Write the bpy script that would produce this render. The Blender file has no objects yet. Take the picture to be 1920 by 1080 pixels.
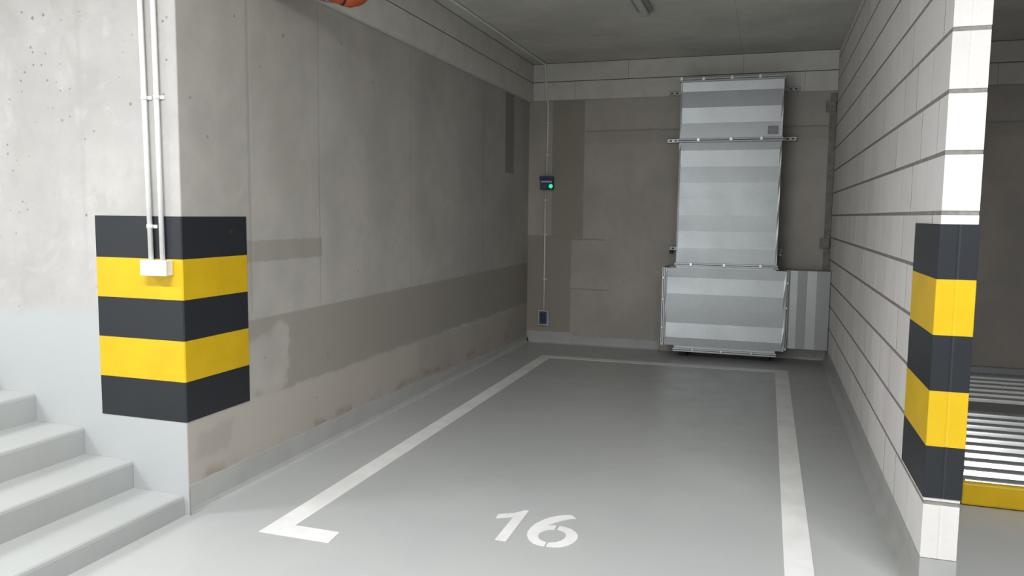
import bpy, bmesh, math, random
from mathutils import Vector, Matrix
random.seed(7)
scene = bpy.context.scene
col = scene.collection

# ------------------------------------------------------------------ camera
cam_data = bpy.data.cameras.new('camera')
cam = bpy.data.objects.new('camera', cam_data)
col.objects.link(cam)
cam_data.sensor_width = 36.0
cam_data.lens = 1459.29 / 1920 * 36.0
cam_data.clip_start = 0.05
FW = Vector((-0.30860956, 0.94648631, -0.09446585))
RT = Vector((0.95035631, 0.31096926, 0.01099981))
UP = Vector((-0.03978715, 0.08638157, 0.99546733))
m = Matrix((RT, UP, -FW)).transposed().to_4x4()
m.translation = Vector((2.7401, -3.1429, 1.5490))
cam.matrix_world = m
scene.camera = cam

# ------------------------------------------------------------------ world, lights, exposure
world = bpy.data.worlds.new('world'); scene.world = world
world.use_nodes = True
wb = world.node_tree.nodes['Background']
wb.inputs[0].default_value = (0.92, 0.96, 1.0, 1)
wb.inputs[1].default_value = 0.35

def area(name, loc, target, sx, sy, power, color=(1, 1, 1)):
    d = bpy.data.lights.new(name, 'AREA'); d.shape = 'RECTANGLE'
    d.size = sx; d.size_y = sy; d.energy = power; d.color = color
    o = bpy.data.objects.new(name, d); col.objects.link(o)
    o.location = loc
    v = Vector(target) - Vector(loc)
    o.rotation_euler = v.to_track_quat('-Z', 'Y').to_euler()
    return o
# daylight entering through the open garage gate behind the camera
area('gate_daylight', (-1.6, -7.15, 1.5), (-1.6, 0, 1.5), 6.4, 2.5, 150, (0.97, 0.99, 1.0))

vs = scene.view_settings
vs.view_transform = 'Standard'; vs.look = 'None'
vs.exposure = 0.18; vs.gamma = 1.0; vs.use_curve_mapping = False

# ------------------------------------------------------------------ main dimensions (metres)
D = 5.857          # back wall
W = 3.391          # block wall face
T = 0.1324         # block wall thickness
P = 0.313          # front end of the block wall
ZC = 3.305         # ceiling
ZB = 0.162         # underside of the first block course
PITCH = 0.235

# ------------------------------------------------------------------ mesh helpers
def nbm(): return bmesh.new()
def bx(bm, x0, x1, y0, y1, z0, z1, bev=0, seg=1):
    r = bmesh.ops.create_cube(bm, size=1)
    vs_ = r['verts']
    for v in vs_:
        v.co.x = x0 if v.co.x < 0 else x1
        v.co.y = y0 if v.co.y < 0 else y1
        v.co.z = z0 if v.co.z < 0 else z1
    if bev:
        es = list({e for v in vs_ for e in v.link_edges})
        bmesh.ops.bevel(bm, geom=es, offset=bev, segments=seg, affect='EDGES', profile=0.5)
    return bm
def tube(bm, pts, r, n=14, cap=True):
    pts = [Vector(p) for p in pts]
    rings = []
    rr = r if isinstance(r, (list, tuple)) else [r] * len(pts)
    up = None
    for i, p in enumerate(pts):
        if i == 0: d = pts[1] - p
        elif i == len(pts) - 1: d = p - pts[i - 1]
        else: d = (p - pts[i - 1]).normalized() + (pts[i + 1] - p).normalized()
        d = d.normalized()
        if up is None:
            up = Vector((0, 0, 1)) if abs(d.z) < 0.9 else Vector((1, 0, 0))
        a = d.cross(up).normalized(); b = a.cross(d).normalized(); up = b
        rings.append([bm.verts.new(p + (a * math.cos(t) + b * math.sin(t)) * rr[i])
                      for t in [2 * math.pi * k / n for k in range(n)]])
    for A, B in zip(rings, rings[1:]):
        for k in range(n):
            f = bm.faces.new((A[k], A[(k + 1) % n], B[(k + 1) % n], B[k])); f.smooth = True
    if cap:
        bm.faces.new(rings[0][::-1]); bm.faces.new(rings[-1])
    return bm
def prism(bm, poly, h, axis='z', off=0.0):
    """extrude a polygon; axis z: poly is (x,y); axis y: poly is (x,z); axis x: poly is (y,z)"""
    def mk(a, b, c):
        return {'z': (a, b, c), 'y': (a, c, b), 'x': (c, a, b)}[axis]
    A = [bm.verts.new(mk(a, b, off)) for a, b in poly]
    B = [bm.verts.new(mk(a, b, off + h)) for a, b in poly]
    n = len(poly)
    fs = [bm.faces.new(A[::-1]), bm.faces.new(B)]
    for i in range(n):
        fs.append(bm.faces.new((A[i], A[(i + 1) % n], B[(i + 1) % n], B[i])))
    bmesh.ops.recalc_face_normals(bm, faces=fs)
    return bm
def obj(name, bm, mat, parent=None, base=None, label=None):
    """one mesh object; vertices are given in world metres and moved to the parent's or own base"""
    bmesh.ops.recalc_face_normals(bm, faces=bm.faces[:])
    off = Vector((0, 0, 0))
    if parent is not None:
        q = parent
        while q is not None:
            off += q.location; q = q.parent
    elif base is not None:
        off = Vector(base)
    if off.length > 0:
        bmesh.ops.translate(bm, verts=bm.verts[:], vec=-off)
    me = bpy.data.meshes.new(name); bm.to_mesh(me); bm.free()
    for mm in (mat if isinstance(mat, (list, tuple)) else [mat]): me.materials.append(mm)
    o = bpy.data.objects.new(name, me); col.objects.link(o)
    if parent is not None: o.parent = parent
    elif base is not None: o.location = off
    if label: o['label'] = label
    return o
def thing(name, label, cat, loc, group=None):
    o = bpy.data.objects.new(name, None); col.objects.link(o)
    o.empty_display_size = 0.1
    o.location = loc; o['label'] = label; o['category'] = cat
    if group: o['group'] = group
    return o
def tag(o, label, cat, group=None):
    o['label'] = label; o['category'] = cat
    if group: o['group'] = group
    return o
def struct(o, label=None):
    o['kind'] = 'structure'
    if label: o['label'] = label
    return o

# ------------------------------------------------------------------ material helpers
def s2l(r, g, b):
    f = lambda c: c / 12.92 if c <= 0.04045 else ((c + 0.055) / 1.055) ** 2.4
    return (f(r / 255), f(g / 255), f(b / 255))
class G:
    def __init__(s, name, rough=0.6, metallic=0.0, spec=0.5):
        s.mat = bpy.data.materials.new(name); s.mat.use_nodes = True
        s.nt = s.mat.node_tree; s.bsdf = s.nt.nodes['Principled BSDF']
        s.bsdf.inputs['Roughness'].default_value = rough
        s.bsdf.inputs['Metallic'].default_value = metallic
        s.bsdf.inputs['Specular IOR Level'].default_value = spec
        s._p = None
    def n(s, t, **k):
        x = s.nt.nodes.new(t)
        for a, b in k.items(): setattr(x, a, b)
        return x
    def lk(s, a, b): s.nt.links.new(a, b)
    def put(s, inp, v):
        if hasattr(v, 'is_linked') or isinstance(v, bpy.types.NodeSocket): s.lk(v, inp)
        else: inp.default_value = v
    def pos(s):
        if s._p is None: s._p = s.n('ShaderNodeNewGeometry').outputs['Position']
        return s._p
    def xyz(s, v=None):
        x = s.n('ShaderNodeSeparateXYZ'); s.lk(v or s.pos(), x.inputs[0]); return x.outputs
    def math(s, op, a, b=0.0, clamp=False):
        x = s.n('ShaderNodeMath', operation=op); x.use_clamp = clamp
        s.put(x.inputs[0], a); s.put(x.inputs[1], b); return x.outputs[0]
    def noise(s, scale, detail=4.0, rough=0.55, vec=None, stretch=None, dist=0.0):
        v = vec or s.pos()
        if stretch:
            q = s.n('ShaderNodeVectorMath', operation='MULTIPLY'); s.lk(v, q.inputs[0]); q.inputs[1].default_value = stretch; v = q.outputs[0]
        x = s.n('ShaderNodeTexNoise'); s.lk(v, x.inputs['Vector'])
        x.inputs['Scale'].default_value = scale; x.inputs['Detail'].default_value = detail
        x.inputs['Roughness'].default_value = rough; x.inputs['Distortion'].default_value = dist
        return x.outputs['Fac']
    def ramp(s, v, lo, hi, a=0.0, b=1.0, smooth=True):
        x = s.n('ShaderNodeMapRange'); x.interpolation_type = 'SMOOTHSTEP' if smooth else 'LINEAR'
        s.put(x.inputs['Value'], v)
        for k, q in zip(('From Min', 'From Max', 'To Min', 'To Max'), (lo, hi, a, b)): s.put(x.inputs[k], q)
        return x.outputs['Result']
    def inside(s, v, a, b, e=0.006):
        return s.math('MULTIPLY', s.ramp(v, a - e, a + e), s.ramp(v, b - e, b + e, 1.0, 0.0))
    def box(s, u, v, u0, u1, v0, v1, e=0.006):
        return s.math('MULTIPLY', s.inside(u, u0, u1, e), s.inside(v, v0, v1, e))
    def mix(s, fac, a, b, blend='MIX'):
        x = s.n('ShaderNodeMix'); x.data_type = 'RGBA'; x.blend_type = blend
        s.put(x.inputs[0], fac)
        for i, c in ((6, a), (7, b)):
            if isinstance(c, bpy.types.NodeSocket): s.lk(c, x.inputs[i])
            else: x.inputs[i].default_value = (*c, 1)
        return x.outputs[2]
    def color(s, c):
        if isinstance(c, bpy.types.NodeSocket): s.lk(c, s.bsdf.inputs['Base Color'])
        else: s.bsdf.inputs['Base Color'].default_value = (*c, 1)
        return s
    def bump(s, h, strength=0.3, dist=0.01):
        x = s.n('ShaderNodeBump'); x.inputs['Strength'].default_value = strength; x.inputs['Distance'].default_value = dist
        s.lk(h, x.inputs['Height']); s.lk(x.outputs[0], s.bsdf.inputs['Normal'])
    def rough(s, v): s.put(s.bsdf.inputs['Roughness'], v)
    def pits(s, scale, size, frac, vec=None):
        x = s.n('ShaderNodeTexVoronoi'); x.inputs['Scale'].default_value = scale
        s.lk(vec or s.pos(), x.inputs['Vector'])
        c = s.n('ShaderNodeSeparateColor'); s.lk(x.outputs['Color'], c.inputs[0])
        d = s.math('MULTIPLY', c.outputs[1], size)
        near = s.math('LESS_THAN', x.outputs['Distance'], d)
        some = s.math('LESS_THAN', c.outputs[0], frac)
        return s.math('MULTIPLY', near, some)
def plain(name, c, rough=0.5, metallic=0.0, var=0.0, scale=30, spec=0.5):
    g = G(name, rough, metallic, spec)
    nz = g.noise(scale)
    k = g.ramp(nz, 0.3, 0.7, 1 - var - 0.02, 1 + var + 0.02)
    x = g.n('ShaderNodeMix'); x.data_type = 'RGBA'; x.blend_type = 'MULTIPLY'; x.inputs[0].default_value = 1
    x.inputs[6].default_value = (*c, 1)
    cc = g.n('ShaderNodeCombineColor')
    for i in range(3): g.lk(k, cc.inputs[i])
    g.lk(cc.outputs[0], x.inputs[7]); g.color(x.outputs[2])
    return g.mat

def concrete_base(g, c, spotty=0.35, streak=True):
    n1 = g.noise(1.3, 5, 0.6); n2 = g.noise(7, 5, 0.65); n3 = g.noise(60, 3, 0.6)
    c1 = tuple(v * 0.86 for v in c); c2 = tuple(v * 1.10 for v in c)
    k = g.mix(g.ramp(n1, 0.3, 0.7), c1, c2)
    k = g.mix(g.ramp(n2, 0.35, 0.75, 0, 0.30), k, tuple(v * 0.80 for v in c))
    k = g.mix(g.ramp(n3, 0.4, 0.8, 0, 0.20), k, tuple(v * 0.75 for v in c))
    if streak:
        n4 = g.noise(2.2, 4, 0.6, stretch=(1.6, 1.6, 0.35), dist=0.4)
        k = g.mix(g.ramp(n4, 0.50, 0.72, 0, 0.35), k, (c[0] * 0.86, c[1] * 0.84, c[2] * 0.79))
    return k, n2, n3
CONC = (0.505, 0.48, 0.448)

def mat_left_wall():
    g = G('bare_concrete_bay', 0.75, spec=0.3)
    k, n2, n3 = concrete_base(g, CONC)
    X, Y, Z = g.xyz()
    k = g.mix(g.ramp(g.noise(2.6, 5, 0.62, stretch=(1, 1, 0.7), dist=0.6), 0.48, 0.66, 0, 0.55), k, (0.53, 0.49, 0.455))
    k = g.mix(g.ramp(g.noise(3.4, 5, 0.62, stretch=(1, 1.3, 0.6), dist=0.5), 0.52, 0.70, 0, 0.5), k, (0.43, 0.42, 0.378))
    wob = g.math('MULTIPLY', g.math('SUBTRACT', g.noise(5, 4), 0.5), 0.09)
    wob2 = g.math('MULTIPLY', g.math('SUBTRACT', g.noise(18, 4), 0.5), 0.03)
    Yw = g.math('ADD', Y, wob); Zw = g.math('ADD', Z, wob); Ys = g.math('ADD', Y, wob2); Zs = g.math('ADD', Z, wob2)
    dark = (0.335, 0.31, 0.275)
    warm = (0.50, 0.455, 0.405)
    # paler pinkish pour at the foot of the wall, ending at y = 2.75
    k = g.mix(g.math('MULTIPLY', g.box(Ys, Zw, -0.5, 2.75, -0.1, 0.52, 0.02), 0.75), k, warm)
    k = g.mix(g.math('MULTIPLY', g.box(Yw, Zw, 2.75, 5.9, -0.1, 0.45, 0.04), 0.35), k, (0.40, 0.355, 0.31))
    # long darker repair band
    up = g.math('ADD', g.math('MULTIPLY', Y, 0.006), 0.935)
    band = g.math('MULTIPLY', g.ramp(g.math('SUBTRACT', Z, up), -0.008, 0.008, 1, 0), g.ramp(Zw, 0.47, 0.50))
    wobL = g.math('MULTIPLY', g.math('SUBTRACT', g.noise(3.2, 4, 0.6), 0.5), 0.42)
    blob = g.box(g.math('ADD', Y, wobL), g.math('ADD', Z, g.math('MULTIPLY', wobL, 0.8)), 0.40, 0.86, 0.50, 0.84, 0.03)
    band = g.math('MULTIPLY', band, g.math('SUBTRACT', 1.0, g.math('MULTIPLY', blob, 0.85)))
    k = g.mix(g.math('MULTIPLY', band, 0.80), k, dark)
    # small repair strip and upright strip near the corner
    k = g.mix(g.math('MULTIPLY', g.box(Y, Zs, 0.30, 1.277, 1.262, 1.385, 0.005), 0.70), k, dark)
    k = g.mix(g.math('MULTIPLY', g.box(Y, Z, 4.97, 5.27, 2.0, 2.95, 0.01), 0.85), k, (0.27, 0.255, 0.23))
    k = g.mix(g.math('MULTIPLY', g.box(g.math('ADD', Y, wobL), g.math('SUBTRACT', Z, g.math('MULTIPLY', wobL, 0.6)), 0.05, 0.36, 0.27, 0.43, 0.03), 0.4), k, dark)
    # formwork seams
    seam = g.math('MAXIMUM', g.inside(Ys, 0.540, 0.556, 0.016), g.inside(Ys, 1.254, 1.264, 0.010))
    seam = g.math('MAXIMUM', seam, g.inside(Ys, 4.28, 4.30, 0.01))
    seam = g.math('MAXIMUM', seam, g.inside(Ys, 2.60, 2.61, 0.01))
    seam = g.math('MULTIPLY', seam, g.ramp(Z, 0.95, 1.0))
    k = g.mix(g.math('MULTIPLY', seam, 0.35), k, (0.28, 0.265, 0.24))
    # rusty weeps near the foot
    weep = g.math('MULTIPLY', g.inside(Zw, 0.15, 0.20, 0.03), g.ramp(g.noise(4, 4, 0.6, stretch=(1, 1, 0.5)), 0.48, 0.62))
    k = g.mix(g.math('MULTIPLY', weep, 0.5), k, (0.27, 0.20, 0.15))
    pt = g.pits(9, 0.10, 0.10)
    k = g.mix(g.math('MULTIPLY', pt, 0.6), k, (0.2, 0.185, 0.165))
    g.color(k)
    h = g.math('ADD', g.math('MULTIPLY', n2, 0.6), g.math('MULTIPLY', seam, -0.8))
    h = g.math('ADD', h, g.math('MULTIPLY', n3, 0.15))
    g.bump(h, 0.25, 0.008)
    return g.mat
def mat_front_wall():
    g = G('bare_concrete_front', 0.7, spec=0.3)
    k, n2, n3 = concrete_base(g, (0.455, 0.44, 0.422))
    X, Y, Z = g.xyz()
    wob = g.math('MULTIPLY', g.math('SUBTRACT', g.noise(4, 4), 0.5), 0.16)
    wob2 = g.math('MULTIPLY', g.math('SUBTRACT', g.noise(14, 4), 0.5), 0.03)
    Xs = g.math('ADD', X, wob2); Zw = g.math('ADD', Z, wob)
    # pale cement smears
    sm = g.ramp(g.noise(3.0, 5, 0.65, dist=0.8), 0.56, 0.68, 0, 0.5)
    k = g.mix(sm, k, (0.54, 0.53, 0.512))
    seam = g.inside(Xs, -0.616, -0.596, 0.018)
    seam = g.math('MULTIPLY', seam, g.ramp(Z, 1.05, 1.6))
    k = g.mix(g.math('MULTIPLY', seam, 0.40), k, (0.36, 0.345, 0.325))
    # pits
    clus = g.ramp(g.noise(1.6, 3), 0.45, 0.6)
    pt = g.pits(13, 0.12, 0.42); pt2 = g.math('MULTIPLY', g.pits(34, 0.24, 0.32), clus)
    blot = g.ramp(g.noise(4.2, 5, 0.68, dist=0.9), 0.50, 0.66, 0, 0.40)
    k = g.mix(blot, k, (0.365, 0.35, 0.332))
    pp = g.math('MAXIMUM', pt, pt2)
    k = g.mix(g.math('MULTIPLY', pp, 0.85), k, (0.20, 0.19, 0.175))
    # light grey paint on the lower part (rises beside the stairs)
    edge = g.math('ADD', 1.03, g.math('MULTIPLY', X, 0.02))
    paint = g.ramp(g.math('SUBTRACT', Zw, edge), -0.05, 0.05, 1.0, 0.0)
    k = g.mix(paint, k, (0.455, 0.472, 0.476))
    g.color(k)
    h = g.math('ADD', g.math('MULTIPLY', n2, 0.5), g.math('MULTIPLY', seam, -0.9))
    h = g.math('ADD', h, g.math('MULTIPLY', pp, -1.2))
    g.bump(h, 0.30, 0.008)
    g.rough(g.math('SUBTRACT', 0.72, g.math('MULTIPLY', paint, 0.30)))
    return g.mat
def mat_back_wall():
    g = G('bare_concrete_back', 0.78, spec=0.3)
    k, n2, n3 = concrete_base(g, (0.50, 0.465, 0.425))
    X, Y, Z = g.xyz()
    wob2 = g.math('MULTIPLY', g.math('SUBTRACT', g.noise(9, 4), 0.5), 0.03)
    Xs = g.math('ADD', X, wob2); Zs = g.math('ADD', Z, wob2)
    dark = (0.33, 0.30, 0.258)
    k = g.mix(g.math('MULTIPLY', g.box(Xs, Zs, 0.29, 0.675, 1.27, 3.0, 0.01), 0.85), k, dark)
    k = g.mix(g.math('MULTIPLY', g.box(Xs, Zs, -0.1, 0.54, 0.14, 1.30, 0.01), 0.80), k, dark)
    k = g.mix(g.math('MULTIPLY', g.box(Xs, Zs, 0.68, 5.5, 2.38, 2.53, 0.03), 0.25), k, dark)
    ln = g.math('MULTIPLY', g.inside(Zs, 2.512, 2.526, 0.01), g.ramp(X, 0.66, 0.70))
    ln = g.math('MAXIMUM', ln, g.box(Xs, Zs, 0.54, 0.95, 1.255, 1.268, 0.006))
    ln = g.math('MAXIMUM', ln, g.box(Xs, Zs, 0.54, 1.00, 0.665, 0.678, 0.008))
    k = g.mix(g.math('MULTIPLY', ln, 0.55), k, (0.2, 0.185, 0.165))
    pt = g.pits(3.6, 0.11, 0.28)
    k = g.mix(g.math('MULTIPLY', pt, 0.3), k, (0.22, 0.205, 0.185))
    g.color(k)
    g.bump(g.math('ADD', g.math('MULTIPLY', n2, 0.5), g.math('MULTIPLY', ln, -0.6)), 0.25, 0.008)
    return g.mat
def mat_floor():
    g = G('grey_epoxy_floor', 0.33, spec=0.5)
    n1 = g.noise(0.9, 4, 0.6); n2 = g.noise(5, 5, 0.6); n3 = g.noise(140, 2)
    k = g.mix(g.ramp(n1, 0.3, 0.7), (0.43, 0.445, 0.443), (0.465, 0.475, 0.467))
    k = g.mix(g.ramp(n2, 0.5, 0.8, 0, 0.25), k, (0.40, 0.405, 0.395))
    k = g.mix(g.math('MULTIPLY', g.pits(6, 0.07, 0.05), 0.5), k, (0.65, 0.65, 0.64))
    g.color(k)
    g.rough(g.ramp(n2, 0.3, 0.7, 0.34, 0.46))
    g.bump(g.math('ADD', g.math('MULTIPLY', n3, 0.3), n2), 0.05, 0.004)
    return g.mat
def mat_ceiling():
    g = G('ceiling_concrete', 0.85, spec=0.3)
    k, n2, n3 = concrete_base(g, (0.66, 0.65, 0.60), streak=False)
    X, Y, Z = g.xyz()
    st_ = g.noise(9, 3, 0.6, stretch=(0.12, 1, 1))
    k = g.mix(g.ramp(st_, 0.45, 0.7, 0, 0.35), k, (0.56, 0.55, 0.505))
    wob = g.math('MULTIPLY', g.math('SUBTRACT', g.noise(12, 4), 0.5), 0.02)
    seam = g.inside(g.math('ADD', X, wob), 2.410, 2.418, 0.008)
    seam = g.math('MULTIPLY', seam, g.ramp(g.noise(3, 3), 0.40, 0.55, 0.25, 1.0))
    k = g.mix(g.math('MULTIPLY', seam, 0.45), k, (0.25, 0.24, 0.22))
    k = g.mix(g.math('MULTIPLY', g.pits(2.2, 0.06, 0.4), 0.5), k, (0.28, 0.27, 0.245))
    g.color(k); g.bump(n2, 0.15, 0.006)
    return g.mat
def mat_galv(name='galvanised_steel', c=(0.51, 0.54, 0.555), rough=0.42):
    g = G(name, rough, 0.78)
    v = g.n('ShaderNodeTexVoronoi'); v.inputs['Scale'].default_value = 70; g.lk(g.pos(), v.inputs['Vector'])
    sc = g.n('ShaderNodeSeparateColor'); g.lk(v.outputs['Color'], sc.inputs[0])
    n1 = g.noise(2.2, 4, 0.6, dist=0.5)
    k = g.mix(g.ramp(sc.outputs[0], 0, 1, 0, 0.22), c, tuple(x * 0.78 for x in c))
    k = g.mix(g.ramp(n1, 0.5, 0.60, 0, 0.2), k, tuple(min(1, x * 1.18) for x in c))
    g.color(k)
    g.rough(g.ramp(g.noise(3, 4), 0.3, 0.7, rough - 0.02, rough + 0.03))
    return g.mat
def mat_block():
    g = G('white_sand_lime_block', 0.85, spec=0.25)
    oi = g.n('ShaderNodeObjectInfo')
    tc = g.n('ShaderNodeTexCoord')
    n1 = g.noise(6, 4, 0.6); n2 = g.noise(45, 4, 0.65); n3 = g.noise(3.0, 4, 0.6, stretch=(1.4, 1.4, 0.3))
    k = g.mix(oi.outputs['Random'], (0.675, 0.65, 0.63), (0.745, 0.725, 0.705))
    k = g.mix(g.ramp(n1, 0.4, 0.75, 0, 0.35), k, (0.61, 0.585, 0.565))
    k = g.mix(g.ramp(n3, 0.5, 0.75, 0, 0.25), k, (0.60, 0.58, 0.55))
    k = g.mix(g.math('MULTIPLY', g.pits(60, 0.2, 0.10), 0.4), k, (0.42, 0.40, 0.37))
    g.color(k)
    g.bump(g.math('ADD', g.math('MULTIPLY', n2, 0.5), n1), 0.25, 0.004)
    return g.mat
def mat_paint(name, c, rough, worn):
    g = G(name, rough)
    n1 = g.noise(5, 4); n2 = g.noise(28, 5, 0.7)
    k = g.mix(g.ramp(n1, 0.3, 0.7), tuple(x * 0.94 for x in c), tuple(min(1, x * 1.05) for x in c))
    k = g.mix(g.math('MULTIPLY', g.pits(8, 0.09, 0.12), 0.6), k, worn)
    k = g.mix(g.ramp(n2, 0.70, 0.78, 0, 0.25), k, worn)
    g.color(k); g.bump(n2, 0.08, 0.003)
    return g.mat

M = dict(
    left=mat_left_wall(), front=mat_front_wall(), back=mat_back_wall(), floor=mat_floor(), galv=mat_galv(), block=mat_block(),
    galv_dark=mat_galv('dull_galvanised_steel', (0.40, 0.42, 0.43), 0.5),
    galv_dull=mat_galv('matt_galvanised_steel', (0.42, 0.44, 0.44), 0.46),
    galv_deck=mat_galv('rolled_steel_deck', (0.72, 0.75, 0.77), 0.26),
    yellow=mat_paint('yellow_paint', (0.70, 0.45, 0.004), 0.45, (0.55, 0.36, 0.02)),
    black=mat_paint('black_paint', (0.016, 0.019, 0.024), 0.45, (0.07, 0.07, 0.07)),
    white_paint=mat_paint('white_marking_paint', (0.80, 0.80, 0.79), 0.5, (0.6, 0.6, 0.59)),
    mortar=plain('grey_mortar', (0.24, 0.23, 0.21), 0.95, var=0.15, scale=40),
    board=plain('pale_board', (0.66, 0.645, 0.60), 0.9, var=0.03, scale=6),
    boardgap=plain('board_joint', (0.10, 0.095, 0.085), 0.95, var=0.1),
    ceil=mat_ceiling(),
    skirt=plain('grey_painted_skirting', (0.475, 0.48, 0.465), 0.5, var=0.03, scale=5),
    plinthpaint=plain('grey_painted_plinth', (0.41, 0.41, 0.395), 0.42, var=0.04, scale=5),
    step=plain('light_grey_step_paint', (0.415, 0.428, 0.422), 0.5, var=0.0, scale=5),
    pvc=plain('white_pvc', (0.80, 0.80, 0.78), 0.35, var=0.02),
    pvcgrey=plain('grey_white_pvc', (0.80, 0.79, 0.74), 0.45, var=0.04),
    orange=plain('orange_pvc', (0.42, 0.075, 0.022), 0.35, var=0.05, scale=12),
    rubber=plain('black_rubber', (0.02, 0.02, 0.02), 0.6, var=0.05),
    navy=plain('navy_plastic', (0.018, 0.045, 0.13), 0.4, var=0.05),
    greybox=plain('grey_plastic', (0.50, 0.53, 0.53), 0.5, var=0.04),
    bluegrey=plain('slate_plastic', (0.07, 0.085, 0.12), 0.4, var=0.05),
    silver=plain('silver_strip', (0.55, 0.60, 0.65), 0.35, var=0.03),
    zinc=plain('bright_zinc', (0.85, 0.86, 0.86), 0.3, 0.6, var=0.03),
    sticker=plain('grey_sticker', (0.34, 0.36, 0.37), 0.6, var=0.06),
    seal=plain('dark_joint_filler', (0.26, 0.245, 0.22), 0.9, var=0.15, scale=14),
    lampbody=plain('lamp_housing', (0.30, 0.30, 0.28), 0.5, var=0.03),
    lampcover=plain('lamp_cover', (0.55, 0.55, 0.53), 0.35, var=0.02),
)
gl = G('green_indicator', 0.3); gl.color((0.02, 0.5, 0.15))
gl.bsdf.inputs['Emission Color'].default_value = (0.02, 1.0, 0.30, 1); gl.bsdf.inputs['Emission Strength'].default_value = 1.1
M['led'] = gl.mat
lt = G('lamp_tube', 0.3); lt.color((0.9, 0.9, 0.9))
lt.bsdf.inputs['Emission Color'].default_value = (1, 1, 0.97, 1); lt.bsdf.inputs['Emission Strength'].default_value = 3.0
M['lit'] = lt.mat

# ------------------------------------------------------------------ the setting
struct(obj('floor', bx(nbm(), -6, 8.5, -7.4, D + 0.25, -0.2, 0), M['floor']))
struct(obj('ceiling', bx(nbm(), -6, 8.5, -7.4, D + 0.25, ZC, ZC + 0.25), M['ceil']))
b = bx(nbm(), -0.25, 0, 0, D, 0, ZC)
bmesh.ops.bevel(b, geom=[e for e in b.edges if all(abs(v.co.x) < 1e-6 and abs(v.co.y) < 1e-6 for v in e.verts)], offset=0.006, segments=2, affect='EDGES', profile=0.5)
wl = struct(obj('wall_left', b, [M['left'], M['front']]))
for p in wl.data.polygons:
    if p.normal.y < -0.6: p.material_index = 1
struct(obj('wall_front', bx(nbm(), -6, -0.25, 0, 0.25, 0, ZC), M['front']))
struct(obj('wall_back', bx(nbm(), -0.25, 8.5, D, D + 0.25, 0, ZC), M['back']))
struct(obj('wall_far_left', bx(nbm(), -6.25, -6, -7.4, 0.25, 0, ZC), M['front']))
struct(obj('wall_far_right', bx(nbm(), 8.5, 8.75, -7.4, D + 0.25, 0, ZC), M['left']))
struct(obj('wall_neighbour', bx(nbm(), 6.15, 6.30, 0.3, D, 0, ZC), M['block']))
b = nbm()
bx(b, -6, -4.9, -7.4, -7.2, 0, ZC); bx(b, 1.7, 8.5, -7.4, -7.2, 0, ZC); bx(b, -4.9, 1.7, -7.4, -7.2, 2.85, ZC)
struct(obj('wall_entrance', b, M['front']))

# painted skirting on the left wall: uneven top edge, small cove at the floor
b = nbm()
N = 60; rows = []
for i in range(N + 1):
    y = (D - 0.006) * i / N
    h = 0.160 - 0.012 * max(0, y - 1) - 0.012 * max(0, y - 2.5) + random.uniform(-0.007, 0.007)
    h = max(h, 0.075)
    k_ = min(1.0, 0.12 + y / 0.5)
    prof = [(0.0, h), (0.0012, h - 0.003), (0.003, 0.035), (0.004 + 0.007 * k_, 0.014), (0.004 + 0.026 * k_, 0.0)]
    rows.append([b.verts.new((x, y + 0.006, z)) for x, z in prof])
for A, B in zip(rows, rows[1:]):
    for j in range(4): b.faces.new((A[j], A[j + 1], B[j + 1], B[j]))
b.faces.new(rows[0]); b.faces.new(rows[-1][::-1])
struct(obj('baseboard_left', b, M['skirt']))
b = nbm(); rows = []
for i in range(41):
    x = 0.03 + (1.60 - 0.03) * i / 40
    h = 0.128 + random.uniform(-0.006, 0.006) + (0.012 if x < 0.55 else -0.02)
    prof = [(D, h), (D - 0.003, h - 0.004), (D - 0.004, 0.035), (D - 0.011, 0.014), (D - 0.03, 0.0)]
    rows.append([b.verts.new((x, y, z)) for y, z in prof])
for A, B in zip(rows, rows[1:]):
    for j in range(4): b.faces.new((A[j], A[j + 1], B[j + 1], B[j]))
struct(obj('baseboard_back', b, M['skirt']))
# plinth below the block wall, with a cove on the bay side
b = nbm()
prism(b, [(W - 0.042, 0), (W - 0.020, 0.010), (W - 0.008, 0.030), (W - 0.001, 0.065), (W - 0.001, ZB), (W + T + 0.001, ZB), (W + T + 0.001, 0)],
      D - P + 0.002, 'y', P - 0.002)
struct(obj('baseboard_right', b, M['plinthpaint']))

# ------------------------------------------------------------------ block wall: mortar core, every block an object
core = struct(obj('wall_right', bx(nbm(), W, W + T - 0.0015, P + 0.0032, D, ZB, ZC), M['mortar']))
block_cache = {}
def block_mesh(L, H):
    key = (round(L, 3), round(H, 3))
    if key not in block_cache:
        bm = nbm()
        poly = [(0, 0), (T / 2 - 0.007, 0), (T / 2, 0.0018), (T / 2 + 0.007, 0), (T, 0), (T, L), (T / 2 + 0.007, L), (T / 2, L - 0.0018), (T / 2 - 0.007, L), (0, L)]
        prism(bm, poly, H, 'z')
        es = [e for e in bm.edges if e.is_boundary is False and e.calc_face_angle(0) > 1.2]
        bmesh.ops.bevel(bm, geom=es, offset=0.0004, segments=1, affect='EDGES')
        bmesh.ops.recalc_face_normals(bm, faces=bm.faces[:])
        me = bpy.data.meshes.new('block'); bm.to_mesh(me); bm.free(); me.materials.append(M['block'])
        block_cache[key] = me
    return block_cache[key]
BL = 0.364
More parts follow.
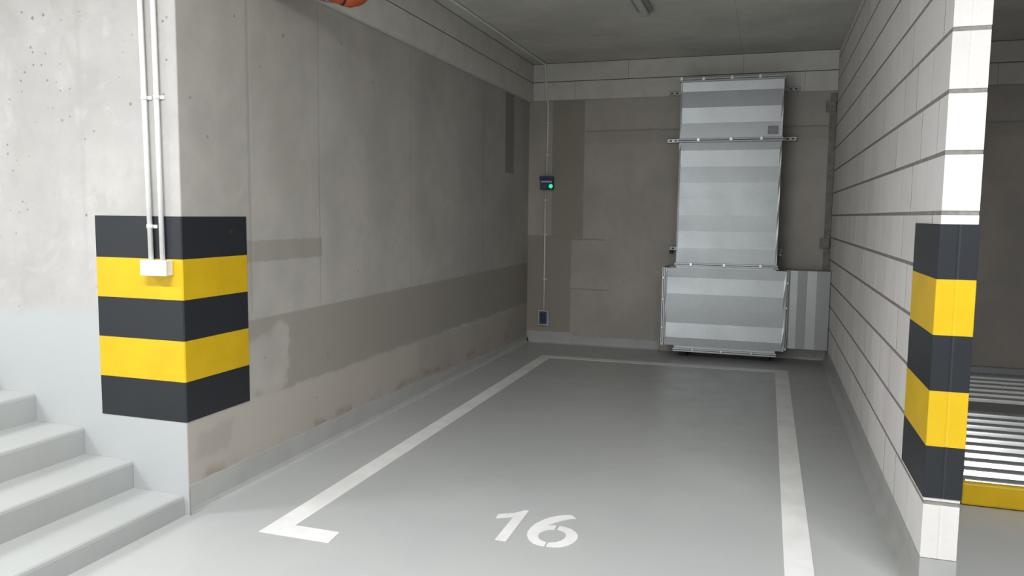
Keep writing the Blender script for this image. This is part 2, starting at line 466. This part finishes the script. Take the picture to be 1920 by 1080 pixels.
for c in range(14):
    z0 = ZB + c * PITCH + (0.0095 if c else 0.003)
    z1 = min(ZB + (c + 1) * PITCH - 0.008, ZC - 0.004)
    first = 0.664 if c % 2 == 0 else 0.484
    ys = [P]
    y = first
    while y < D - 0.03:
        ys.append(y); y += BL
    ys.append(D)
    gap = [random.choice((0.003, 0.006, 0.008)) for _ in ys]     # half widths of the upright joints
    for i, (ya, yb_) in enumerate(zip(ys, ys[1:])):
        ga = 0.0 if i == 0 else gap[i]; gb = gap[i + 1]
        o = bpy.data.objects.new('block', block_mesh(yb_ - ya - ga - gb, z1 - z0))
        col.objects.link(o); o.parent = core
        jx = random.uniform(-0.0012, -0.0004)
        o.location = (W + jx, ya + ga, z0)

# ------------------------------------------------------------------ boards around the top of the walls
def boards_left(name):
    r = struct(obj(name, bx(nbm(), 0.0, 0.044, 0.0, D, 2.870, ZC), M['boardgap']))
    z = [2.866, 3.088, ZC]
    for k in range(2):
        y = 0.0 if k else -0.6
        while y < D:
            a, e = max(y, 0.0), min(y + 1.25, D - 0.03)
            if e - a > 0.05:
                obj('board', bx(nbm(), 0.001, 0.050, a + 0.001, e - 0.001, z[k] + (0.004 if k else 0), z[k + 1] - (0.007 if k else 0.004), 0.002), M['board'], r)
            y += 1.25
    return r
def boards_back(name, x0, x1, starts):
    r = struct(obj(name, bx(nbm(), x0, x1, D - 0.030, D, 2.884, ZC), M['boardgap']))
    z = [2.880, 3.092, ZC]
    for k in range(2):
        y = starts[k]
        while y < x1:
            a, e = max(y, x0), min(y + 1.25, x1)
            if e - a > 0.03:
                obj('board', bx(nbm(), a + 0.001, e - 0.001, D - 0.036, D - 0.001, z[k] + (0.004 if k else 0), z[k + 1] - (0.006 if k else 0.004), 0.002), M['board'], r)
            y += 1.25
    return r
boards_left('trim_1')
boards_back('trim_2', 0.051, W - 0.002, (-0.69, -0.073))
boards_back('trim_3', W + T + 0.002, 6.14, (3.60, 3.30))
# dark filled joint in the back right corner, with two wall ties
s = struct(obj('trim_4', bx(nbm(), W - 0.070, W - 0.004, D - 0.012, D - 0.001, 0.15, 2.86, 0.003), M['seal']))
for z in (1.22, 2.66):
    obj('wall_tie', bx(nbm(), W - 0.11, W - 0.012, D - 0.045, D - 0.018, z, z + 0.11, 0.004), M['seal'], s)

# ------------------------------------------------------------------ stairs
st = struct(obj('stairs', bx(nbm(), -2.6, -1.9, -2.4, -0.001, 0, 0.845), M['step']))
xs = [-0.03, -0.348, -0.666, -0.998, -1.318, -1.638, -1.96]
zs = [0.106, 0.252, 0.401, 0.555, 0.703, 0.851]
for i in range(6):
    b = nbm()
    x1, x0, zz = xs[i], xs[i + 1] - 0.02, zs[i]
    lo = 0.0 if i == 0 else zs[i - 1] - 0.05
    prof = [(x0, lo), (x1 + (0 if i else 0.006), lo), (x1, zz - 0.020), (x1 - 0.004, zz - 0.008), (x1 - 0.012, zz - 0.002), (x1 - 0.024, zz), (x0, zz)]
    prism(b, prof, 2.399, 'y', -2.4)
    obj('step', b, M['step'], st)

# ------------------------------------------------------------------ hazard markings
def hazard_left():
    t = thing('hazard_marking', 'black and yellow hazard stripes wrapped round the bare concrete corner beside the stairs', 'hazard stripes', (0, 0, 0.485))
    zz = [(1.308, 1.520, 'black'), (1.104, 1.308, 'yellow'), (0.898, 1.104, 'black'), (0.690, 0.898, 'yellow'), (0.485, 0.690, 'black')]
    e = 0.0025
    for lo, hi, m_ in zz:
        b = nbm()
        # slight waviness of the hand-painted edges comes from the uneven end
        prism(b, [(-0.536, -0.0005), (-0.536, -e), (e - 0.006, -e), (e, 0.006 - e), (e, 0.503), (0.0005, 0.503), (0.0005, 0.004), (-0.004, -0.0005)], hi - lo - 0.0006, 'z', lo)
        obj('stripe', b, M[m_], t)
hazard_left()
def hazard_right():
    t = thing('hazard_marking', 'black and yellow hazard stripes painted round the end of the white block wall', 'hazard stripes', (W + T / 2, P, 0.42))
    zz = [(1.311, 1.529, 'black'), (1.087, 1.311, 'yellow'), (0.861, 1.087, 'black'), (0.634, 0.861, 'yellow'), (0.420, 0.634, 'black')]
    e = 0.003; s0 = 0.84
    xa, xb = W - 0.0018, W + T + 0.0018
    for lo, hi, m_ in zz:
        b = nbm()
        mid = W + T / 2
        prism(b, [(xa, s0), (xa - e, s0), (xa - e, P - 0.001), (xa - 0.001, P - e - 0.0005), (mid - 0.007, P - e - 0.0005), (mid, P - 0.0018), (mid + 0.007, P - e - 0.0005),
                  (xb + 0.001, P - e - 0.0005), (xb + e, P - 0.001), (xb + e, s0), (xb, s0), (xb, P + 0.001), (mid + 0.007, P - 0.0002), (mid, P + 0.0012), (mid - 0.007, P - 0.0002), (xa, P + 0.001)], hi - lo - 0.0006, 'z', lo)
        obj('stripe', b, M[m_], t)
hazard_right()

# ------------------------------------------------------------------ floor markings
H = 0.0022
t = thing('parking_bay_outline', 'white painted lines outlining the parking bay on the grey floor', 'floor marking', (1.72, 2.5, 0))
lw = 0.124
x0, x1, y0, y1 = 0.4525, 2.995, -0.050, 5.045
skew = -0.022          # left line drifts slightly
obj('line', prism(nbm(), [(x0, y0), (x0 + lw, y0 + lw), (x0 + lw + skew, y1 - lw), (x0 + skew, y1)], H), M['white_paint'], t)
obj('line', prism(nbm(), [(x0, y0), (x0 + 0.385, y0), (x0 + 0.372, y0 + lw), (x0 + lw, y0 + lw)], H), M['white_paint'], t)
obj('line', prism(nbm(), [(x0 + skew, y1), (x0 + lw + skew, y1 - lw), (x1 - lw, y1 - lw + 0.055), (x1, y1 + 0.065)], H), M['white_paint'], t)
obj('line', prism(nbm(), [(x1, y1 + 0.065), (x1 - lw, y1 - lw + 0.055), (x1 - lw, y0 - 0.5), (x1, y0 - 0.5)], H), M['white_paint'], t)

ONE = [(1.563, 0.247), (1.619, 0.247), (1.611, 0.648), (1.591, 0.647), (1.548, 0.591), (1.475, 0.55), (1.48, 0.499), (1.56, 0.542)]
SIXL = [(1.837, 0.664), (1.868, 0.63), (1.842, 0.617), (1.81, 0.58), (1.775, 0.53), (1.755, 0.489), (1.776, 0.502), (1.799, 0.506), (1.801, 0.458), (1.776, 0.448), (1.757, 0.425), (1.745, 0.391), (1.746, 0.353), (1.76, 0.324), (1.778, 0.308), (1.804, 0.296), (1.805, 0.255), (1.778, 0.255), (1.747, 0.268), (1.717, 0.298), (1.694, 0.342), (1.684, 0.385), (1.683, 0.432), (1.69, 0.492), (1.71, 0.544), (1.736, 0.592), (1.771, 0.63), (1.807, 0.654)]
SIXR = [(1.815, 0.507), (1.846, 0.502), (1.881, 0.487), (1.909, 0.458), (1.93, 0.419), (1.934, 0.379), (1.927, 0.336), (1.909, 0.297), (1.881, 0.269), (1.849, 0.257), (1.814, 0.255), (1.814, 0.297), (1.846, 0.313), (1.866, 0.34), (1.875, 0.373), (1.872, 0.41), (1.858, 0.44), (1.839, 0.456), (1.814, 0.461)]
def digit(name, polys, parent):
    bm = nbm()
    for poly in polys: prism(bm, poly, H)
    bmesh.ops.triangulate(bm, faces=[f for f in bm.faces if len(f.verts) > 4])
    return obj(name, bm, M['white_paint'], parent)
t = thing('bay_number', 'white stencilled number 16 painted on the grey floor of the bay', 'floor number', (1.7, 0.45, 0))
digit('digit', [ONE], t); digit('digit', [SIXL, SIXR], t)

# ------------------------------------------------------------------ conduits and junction box on the front wall
def conduit_front(label, xb, xt, clips):
    t = thing('cable_conduit', label, 'conduit', (xb, -0.016, 1.303), 'white conduits above the junction box')
    X = lambda z: xb + (xt - xb) * (z - 1.303) / (ZC - 1.303)
    obj('tube', tube(nbm(), [(xb, -0.0185, 1.303), (X(2.2), -0.0185, 2.2), (xt, -0.0185, ZC)], 0.0125), M['pvc'], t)
    for z in clips:
        x = X(z); b = nbm()
        tube(b, [(x, -0.0185, z - 0.010), (x, -0.0185, z + 0.010)], 0.0155)
        bx(b, x - 0.026, x + 0.034, -0.008, -0.0003, z - 0.009, z + 0.009, 0.002)
        obj('clip', b, M['pvc'], t)
conduit_front('white plastic conduit farther from the concrete corner, above the white junction box', -0.171, -0.200, (1.468, 2.096, 2.72))
conduit_front('white plastic conduit nearer to the concrete corner, above the white junction box', -0.101, -0.118, (2.096, 2.72))
t = thing('junction_box', 'white plastic junction box over the top yellow stripe at the concrete corner', 'junction box', (-0.128, -0.02, 1.226))
obj('body', bx(nbm(), -0.204, -0.052, -0.044, -0.003, 1.228, 1.303, 0.004, 2), M['pvc'], t)
obj('cover', bx(nbm(), -0.207, -0.049, -0.058, -0.0435, 1.226, 1.304, 0.004, 2), M['pvc'], t)

# ------------------------------------------------------------------ sensor, conduit and socket on the back wall
t = thing('gas_detector', 'navy blue wall detector box with a glowing green light', 'detector', (0.244, D, 1.843))
obj('body', bx(nbm(), 0.166, 0.318, D - 0.075, D - 0.001, 1.843, 1.992, 0.006, 2), M['navy'], t)
obj('lid', bx(nbm(), 0.160, 0.324, D - 0.088, D - 0.074, 1.962, 1.998, 0.003), M['navy'], t)
obj('strip', bx(nbm(), 0.178, 0.308, D - 0.080, D - 0.0745, 1.925, 1.945, 0.001), M['silver'], t)
obj('face_plate', bx(nbm(), 0.172, 0.245, D - 0.081, D - 0.0745, 1.850, 1.915, 0.002), M['bluegrey'], t)
b = nbm(); r = bmesh.ops.create_uvsphere(b, u_segments=14, v_segments=8, radius=0.024)
for v in b.verts: v.co = Vector((v.co.x + 0.297, v.co.y * 0.6 + D - 0.078, v.co.z + 1.882))
for f in b.faces: f.smooth = True
obj('indicator_light', b, M['led'], t, label='glowing green light')

t = thing('wall_socket', 'small grey framed socket box low on the back wall under the thin conduit', 'socket', (0.217, D, 0.214))
obj('frame', bx(nbm(), 0.150, 0.284, D - 0.040, D - 0.001, 0.214, 0.402, 0.006, 2), M['greybox'], t)
pl = obj('cover', bx(nbm(), 0.172, 0.262, D - 0.056, D - 0.0395, 0.236, 0.388, 0.005, 2), M['bluegrey'], t)
for zz in (0.262, 0.318):
    obj('socket_flap', bx(nbm(), 0.186, 0.248, D - 0.062, D - 0.0555, zz, zz + 0.046, 0.003), M['navy'], pl)

def back_conduit(name, label, pts, clips, mat=None, rad=0.0105):
    t = thing(name, label, 'conduit', (pts[0][0], pts[0][1], pts[0][2]))
    obj('tube', tube(nbm(), pts, rad, 10), mat or M['pvcgrey'], t)
    for (x, y, z) in clips:
        b = nbm(); tube(b, [(x, y, z - 0.010), (x, y, z + 0.010)], rad + 0.004, 10)
        bx(b, x - 0.020, x + 0.024, y + 0.004, y + 0.0125, z - 0.009, z + 0.009)
        obj('clip', b, mat or M['pvcgrey'], t)
yc = D - 0.0145
back_conduit('cable_conduit', 'thin white conduit between the blue detector and the socket box below', [(0.218, yc, 0.402), (0.217, yc, 1.1), (0.216, yc, 1.843)],
             [(0.2178, yc, 0.772), (0.217, yc, 1.309), (0.2165, yc, 1.721)])
back_conduit('cable_conduit', 'thin conduit rising from the blue detector and running along the ceiling',
             [(0.228, yc, 1.998), (0.234, yc, 2.60), (0.234, yc, 2.855), (0.230, yc - 0.012, 2.872), (0.226, D - 0.052, 2.89), (0.215, D - 0.050, 3.0), (0.205, D - 0.050, 3.27), (0.203, D - 0.062, ZC - 0.014),
              (0.203, D - 0.10, ZC - 0.012), (0.206, 3.5, ZC - 0.012), (0.208, 0.6, ZC - 0.012)], [(0.230, yc, 2.25), (0.234, yc, 2.62)])

# ------------------------------------------------------------------ ventilation duct
YD, YB = 5.457, 5.785
duct = thing('ventilation_duct', 'tall galvanised sheet metal ventilation duct standing against the back wall', 'duct', (2.33, 5.62, 0.06))
def ribbed(x0, x1, yb, yf, z0, z1, cuts, amp, start):
    """a duct section with a cross-folded front sheet: horizontal folds at the given heights, alternately in and out"""
    bm = nbm()
    zz = [z0] + sorted(cuts) + [z1]
    prof = []
    signs = start
    for i, z in enumerate(zz):
        o = 0 if i in (0, len(zz) - 1) else signs[i - 1] * amp
        prof.append((z, yf - o))
    n = 4; colv = []
    for z, y in prof:
        row = []
        for i in range(n + 1):
            u = i / n
            yy = yf + (y - yf) * (0.35 if i in (0, n) else 1.0)
            row.append(bm.verts.new((x0 + (x1 - x0) * (0.0, 0.018, 0.5, 0.982, 1.0)[i], yy, z)))
        colv.append(row)
    for A, B in zip(colv, colv[1:]):
        for i in range(n): bm.faces.new((A[i], A[i + 1], B[i + 1], B[i]))
    bl = [bm.verts.new((x0, yb, z)) for z, _ in prof]; br = [bm.verts.new((x1, yb, z)) for z, _ in prof]
    for i in range(len(prof) - 1):
        bm.faces.new((colv[i][0], colv[i + 1][0], bl[i + 1], bl[i]))
        bm.faces.new((colv[i][-1], br[i], br[i + 1], colv[i + 1][-1]))
        bm.faces.new((bl[i], bl[i + 1], br[i + 1], br[i]))
    bm.faces.new([*colv[0], br[0], bl[0]]); bm.faces.new([*colv[-1], br[-1], bl[-1]])
    return bm
UX0, UX1 = 1.808, 2.850
obj('duct_section', ribbed(UX0, UX1, YB, YD, 2.375, 2.975, [2.535, 2.695, 2.865], 0.007, (-1, 1, -1)), M['galv'], duct)
obj('duct_section', ribbed(UX0, UX1, YB, YD, 1.030, 2.330, [1.205, 1.388, 1.56, 1.732, 1.904, 2.075, 2.245], 0.005, (0.9, -0.9, 1.1, -1.1, 1.3, -1.5, 1.7)), M['galv'], duct)
tee = obj('tee_section', ribbed(1.700, 2.952, YB + 0.02, YD + 0.005, 0.135, 0.985, [0.224, 0.383, 0.548, 0.706, 0.882], 0.006, (1, -1, 0.1, 1, -1)), M['galv'], duct)
obj('collar', bx(nbm(), UX0 + 0.004, UX1 - 0.004, YD + 0.004, YB, 0.986, 1.012), M['galv'], tee)
obj('collar', bx(nbm(), 1.815, 2.870, YD + 0.006, YB, 0.108, 0.134), M['galv'], tee)
# side branch running to the block wall: folded vertically
b = nbm()
fold = [(2.978, 0.0), (3.000, 0.002), (3.065, 0.006), (3.160, 0.0), (3.252, 0.005), (3.383, 0.0)]
yf = YD + 0.045
F0 = [b.verts.new((x, yf - o, 0.168)) for x, o in fold]; F1 = [b.verts.new((x, yf - o, 0.992)) for x, o in fold]
R0 = [b.verts.new((x, YB, 0.168)) for x, o in fold]; R1 = [b.verts.new((x, YB, 0.992)) for x, o in fold]
for i in range(len(fold) - 1):
    b.faces.new((F0[i], F0[i + 1], F1[i + 1], F1[i])); b.faces.new((R0[i + 1], R0[i], R1[i], R1[i + 1]))
    b.faces.new((F1[i], F1[i + 1], R1[i + 1], R1[i])); b.faces.new((F0[i + 1], F0[i], R0[i], R0[i + 1]))
b.faces.new((F0[0], F1[0], R1[0], R0[0])); b.faces.new((F0[-1], R0[-1], R1[-1], F1[-1]))
obj('side_branch', b, M['galv_dull'], duct)
def flange_h(x0, x1, z0, z1, proud, yb=YB, mat='galv'):
    """horizontal flange frame: two angle rims with a shadow gap between"""
    bm = nbm(); zm = (z0 + z1) / 2
    bx(bm, x0 - 0.012, x1 + 0.012, YD - proud, yb + 0.01, z0, zm - 0.002, 0.0015)
    bx(bm, x0 - 0.012, x1 + 0.012, YD - proud, yb + 0.01, zm + 0.002, z1, 0.0015)
    return bm
fl = obj('flange', flange_h(UX0, UX1, 2.331, 2.374, 0.026), M['galv_dark'], duct)
fb = obj('flange', flange_h(UX0, UX1, 1.012, 1.044, 0.030), M['galv'], duct)
ft = obj('flange', flange_h(UX0, UX1, 2.962, 3.006, 0.020), M['galv_dark'], duct)
fo = obj('flange', flange_h(1.815, 2.870, 0.074, 0.112, 0.026), M['galv'], duct)
def fastener(x, z, parent, y=YD - 0.028, s=0.016):
    bm = nbm()
    bx(bm, x - s, x + s, y - 0.010, y + 0.018, z - s * 1.15, z + s * 1.15, 0.003)
    tube(bm, [(x, y - 0.008, z), (x, y - 0.022, z)], s * 0.55, 8)
    obj('flange_clamp', bm, M['zinc'], parent)
for x, z in ((2.009, 2.358), (2.343, 2.360), (2.647, 2.362)): fastener(x, z, fl)
for x, z in ((1.973, 1.032), (2.319, 1.032), (2.688, 1.034)): fastener(x, z, fb, YD - 0.032)
for x, z in ((1.815, 2.998), (2.043, 2.992), (2.331, 2.994), (2.612, 2.994)): fastener(x, z, ft, YD - 0.022)
for x, z in ((2.02, 0.100), (2.32, 0.100), (2.63, 0.100)): fastener(x, z, fo, YD - 0.028, 0.012)
# vertical flanges left and right of the tee
vl = nbm(); bx(vl, 1.668, 1.682, YD - 0.016, YB + 0.03, 0.128, 0.992, 0.0015); bx(vl, 1.686, 1.700, YD - 0.016, YB + 0.03, 0.128, 0.992, 0.0015)
vl = obj('flange', vl, M['galv'], duct)
vr = nbm(); bx(vr, 2.952, 2.963, YD - 0.016, YB + 0.03, 0.150, 1.000, 0.0015); bx(vr, 2.967, 2.978, YD - 0.010, YB + 0.03, 0.150, 1.000, 0.0015)
vr = obj('flange', vr, M['galv_dark'], duct)
for z in (0.33, 0.64, 0.877, 0.150): fastener(1.684, z, vl, YD - 0.018, 0.010)
for z in (0.60, 0.86, 0.165): fastener(2.965, z, vr, YD - 0.018, 0.010)
# corner pieces
for (x, z) in ((1.80, 0.998), (2.862, 1.006)):
    obj('corner_piece', bx(nbm(), x - 0.05, x + 0.012, YD - 0.008, YD + 0.06, z - 0.010, z + 0.004, 0.002), M['galv_dark'], duct)
# mounting rails with slots
def rail(x0, x1, z, mat, y=5.790):
    bm = nbm(); bx(bm, x0, x1, y, y + 0.041, z - 0.021, z + 0.021, 0.003)
    o = obj('mounting_rail', bm, mat, duct)
    for x in (x0 + 0.035, x0 + 0.09, x1 - 0.035, x1 - 0.09):
        obj('slot', bx(nbm(), x - 0.014, x + 0.014, y - 0.0012, y + 0.001, z - 0.007, z + 0.007), M['rubber'], o)
rail(1.640, 3.010, 2.905, M['galv_dark'])
rail(1.640, 3.000, 2.383, M['galv'], 5.790)
rail(1.700, 2.905, 1.185, M['galv_dark'])
for x in (1.72, 2.885):
    obj('rail_foot', bx(nbm(), x - 0.02, x + 0.02, 5.75, 5.80, 1.125, 1.16, 0.004), M['rubber'] if x < 2 else M['galv_dark'], duct)
obj('type_plate', bx(nbm(), 2.706, 2.806, YD - 0.0145, YD - 0.004, 2.405, 2.487, 0.0005), M['sticker'], duct, label='small grey type plate')
# feet under the tee section
for x in (1.90, 2.78):
    obj('foot', bx(nbm(), x - 0.04, x + 0.04, YD + 0.16, YB - 0.03, 0.0, 0.075, 0.004), M['rubber'], duct)

# ------------------------------------------------------------------ lamp on the bay ceiling (off)
t = thing('ceiling_lamp', 'narrow unlit batten lamp on the ceiling of the parking bay', 'lamp', (1.68, 3.1, ZC))
obj('housing', bx(nbm(), 1.615, 1.745, 2.45, 3.70, ZC - 0.032, ZC - 0.001, 0.006, 2), M['lampbody'], t)
obj('cover', bx(nbm(), 1.650, 1.710, 2.47, 3.685, ZC - 0.060, ZC - 0.031, 0.012, 3), M['lampcover'], t)
for y in (2.455, 3.69):
    obj('end_cap', bx(nbm(), 1.640, 1.720, y - 0.006, y + 0.012, ZC - 0.064, ZC - 0.031, 0.004), M['lampbody'], t)

# ------------------------------------------------------------------ orange drain pipe under the ceiling
t = thing('drain_pipe', 'orange plastic drain pipe with a socket joint high on the concrete wall', 'pipe', (0.2, 0.95, 2.70))
R = 0.055
c0 = Vector((0.30, 1.03, 2.770 + R))
d = Vector((0.62, 0.785, -0.02)).normalized()
obj('pipe', tube(nbm(), [c0 - d * 0.44, c0, c0 + d * 0.05], R, 28), M['orange'], t)
a = c0 + d * 0.005
obj('sealing_ring', tube(nbm(), [a, a + d * 0.012], R + 0.004, 28), M['rubber'], t)
pts = [a + d * 0.012, a + d * 0.02, a + d * 0.06]
rad = [R + 0.006, R + 0.009, R + 0.009]
q = a + d * 0.06
for k in range(1, 9):
    ang = math.radians(90 * k / 8)
    pts.append(q + d * (0.07 * math.sin(ang)) + Vector((0, 0, 1)) * 0.07 * (1 - math.cos(ang))); rad.append(R + 0.002)
pts.append(Vector((pts[-1].x, pts[-1].y, ZC - 0.001))); rad.append(R)
obj('elbow', tube(nbm(), pts, rad, 28), M['orange'], t)
obj('pipe_bracket', tube(nbm(), [c0 - d * 0.10, c0 - d * 0.075], R + 0.004, 28), M['galv_dark'], t)

# ------------------------------------------------------------------ parking platform in the neighbouring bay
t = thing('parking_platform', 'ribbed galvanised parking platform with a yellow front edge in the neighbouring bay', 'platform', (4.9, 3.3, 0))
PX0, PX1, PY0, PY1, PZ = 3.80, 6.0, 1.520, 5.30, 0.100
obj('front_edge', bx(nbm(), PX0, PX1, PY0, PY0 + 0.05, 0.004, 0.128, 0.012, 2), M['yellow'], t)
obj('frame', bx(nbm(), PX0 + 0.02, PX1 - 0.02, PY0 + 0.05, PY1, 0.02, PZ - 0.022), M['galv_dark'], t)
obj('rear_edge', bx(nbm(), PX0, PX1, PY1, PY1 + 0.06, 0.004, 0.135, 0.006), M['galv_dark'], t)
def ridge(y, w):
    bm = nbm(); h = 0.030; z0 = PZ - 0.022; H_ = h + 0.022
    prof = [(y - w * 0.40, z0), (y - w * 0.27, z0 + H_ * 0.70), (y - w * 0.24, z0 + H_ * 0.88), (y - w * 0.18, z0 + H_ * 0.97), (y - w * 0.08, z0 + H_), (y + w * 0.16, z0 + H_), (y + w * 0.24, z0 + H_ * 0.9), (y + w * 0.42, z0)]
    prism(bm, prof, PX1 - PX0 - 0.06, 'x', PX0 + 0.03)
    return bm
yr = [1.632 + 0.186 * i for i in range(10)] + [3.87 + 0.196 * i for i in range(6)]
for y in yr: obj('deck_rib', ridge(y, 0.150), M['galv_deck'], t)
obj('deck_plate', bx(nbm(), PX0 + 0.03, PX1 - 0.03, 3.40, 3.76, PZ - 0.021, PZ + 0.012, 0.004), M['galv_dark'], t)

# ------------------------------------------------------------------ lit lamps over the driving aisle (behind the camera's view)
def aisle_lamp(x, y, power, label):
    t = thing('aisle_lamp', label, 'lamp', (x, y, ZC), 'lit lamps over the driving aisle')
    obj('housing', bx(nbm(), x - 0.75, x + 0.75, y - 0.07, y + 0.07, ZC - 0.05, ZC - 0.001, 0.008, 2), M['lampbody'], t)
    obj('diffuser', bx(nbm(), x - 0.74, x + 0.74, y - 0.05, y + 0.05, ZC - 0.085, ZC - 0.051, 0.01, 2), M['lit'], t)
    d_ = bpy.data.lights.new('lamp_light', 'AREA'); d_.shape = 'RECTANGLE'; d_.size = 1.45; d_.size_y = 0.10; d_.energy = power; d_.color = (0.975, 0.985, 1.0)
    o = bpy.data.objects.new('lamp_light', d_); col.objects.link(o); o.parent = t; o.location = (0, 0, -0.095)
aisle_lamp(-3.0, -1.9, 112, 'lit batten lamp over the aisle, above the foot of the stairs')
aisle_lamp(0.6, -1.9, 100, 'lit batten lamp over the aisle, in front of the numbered bay')
aisle_lamp(4.2, -1.9, 128, 'lit batten lamp over the aisle, in front of the parking platform')
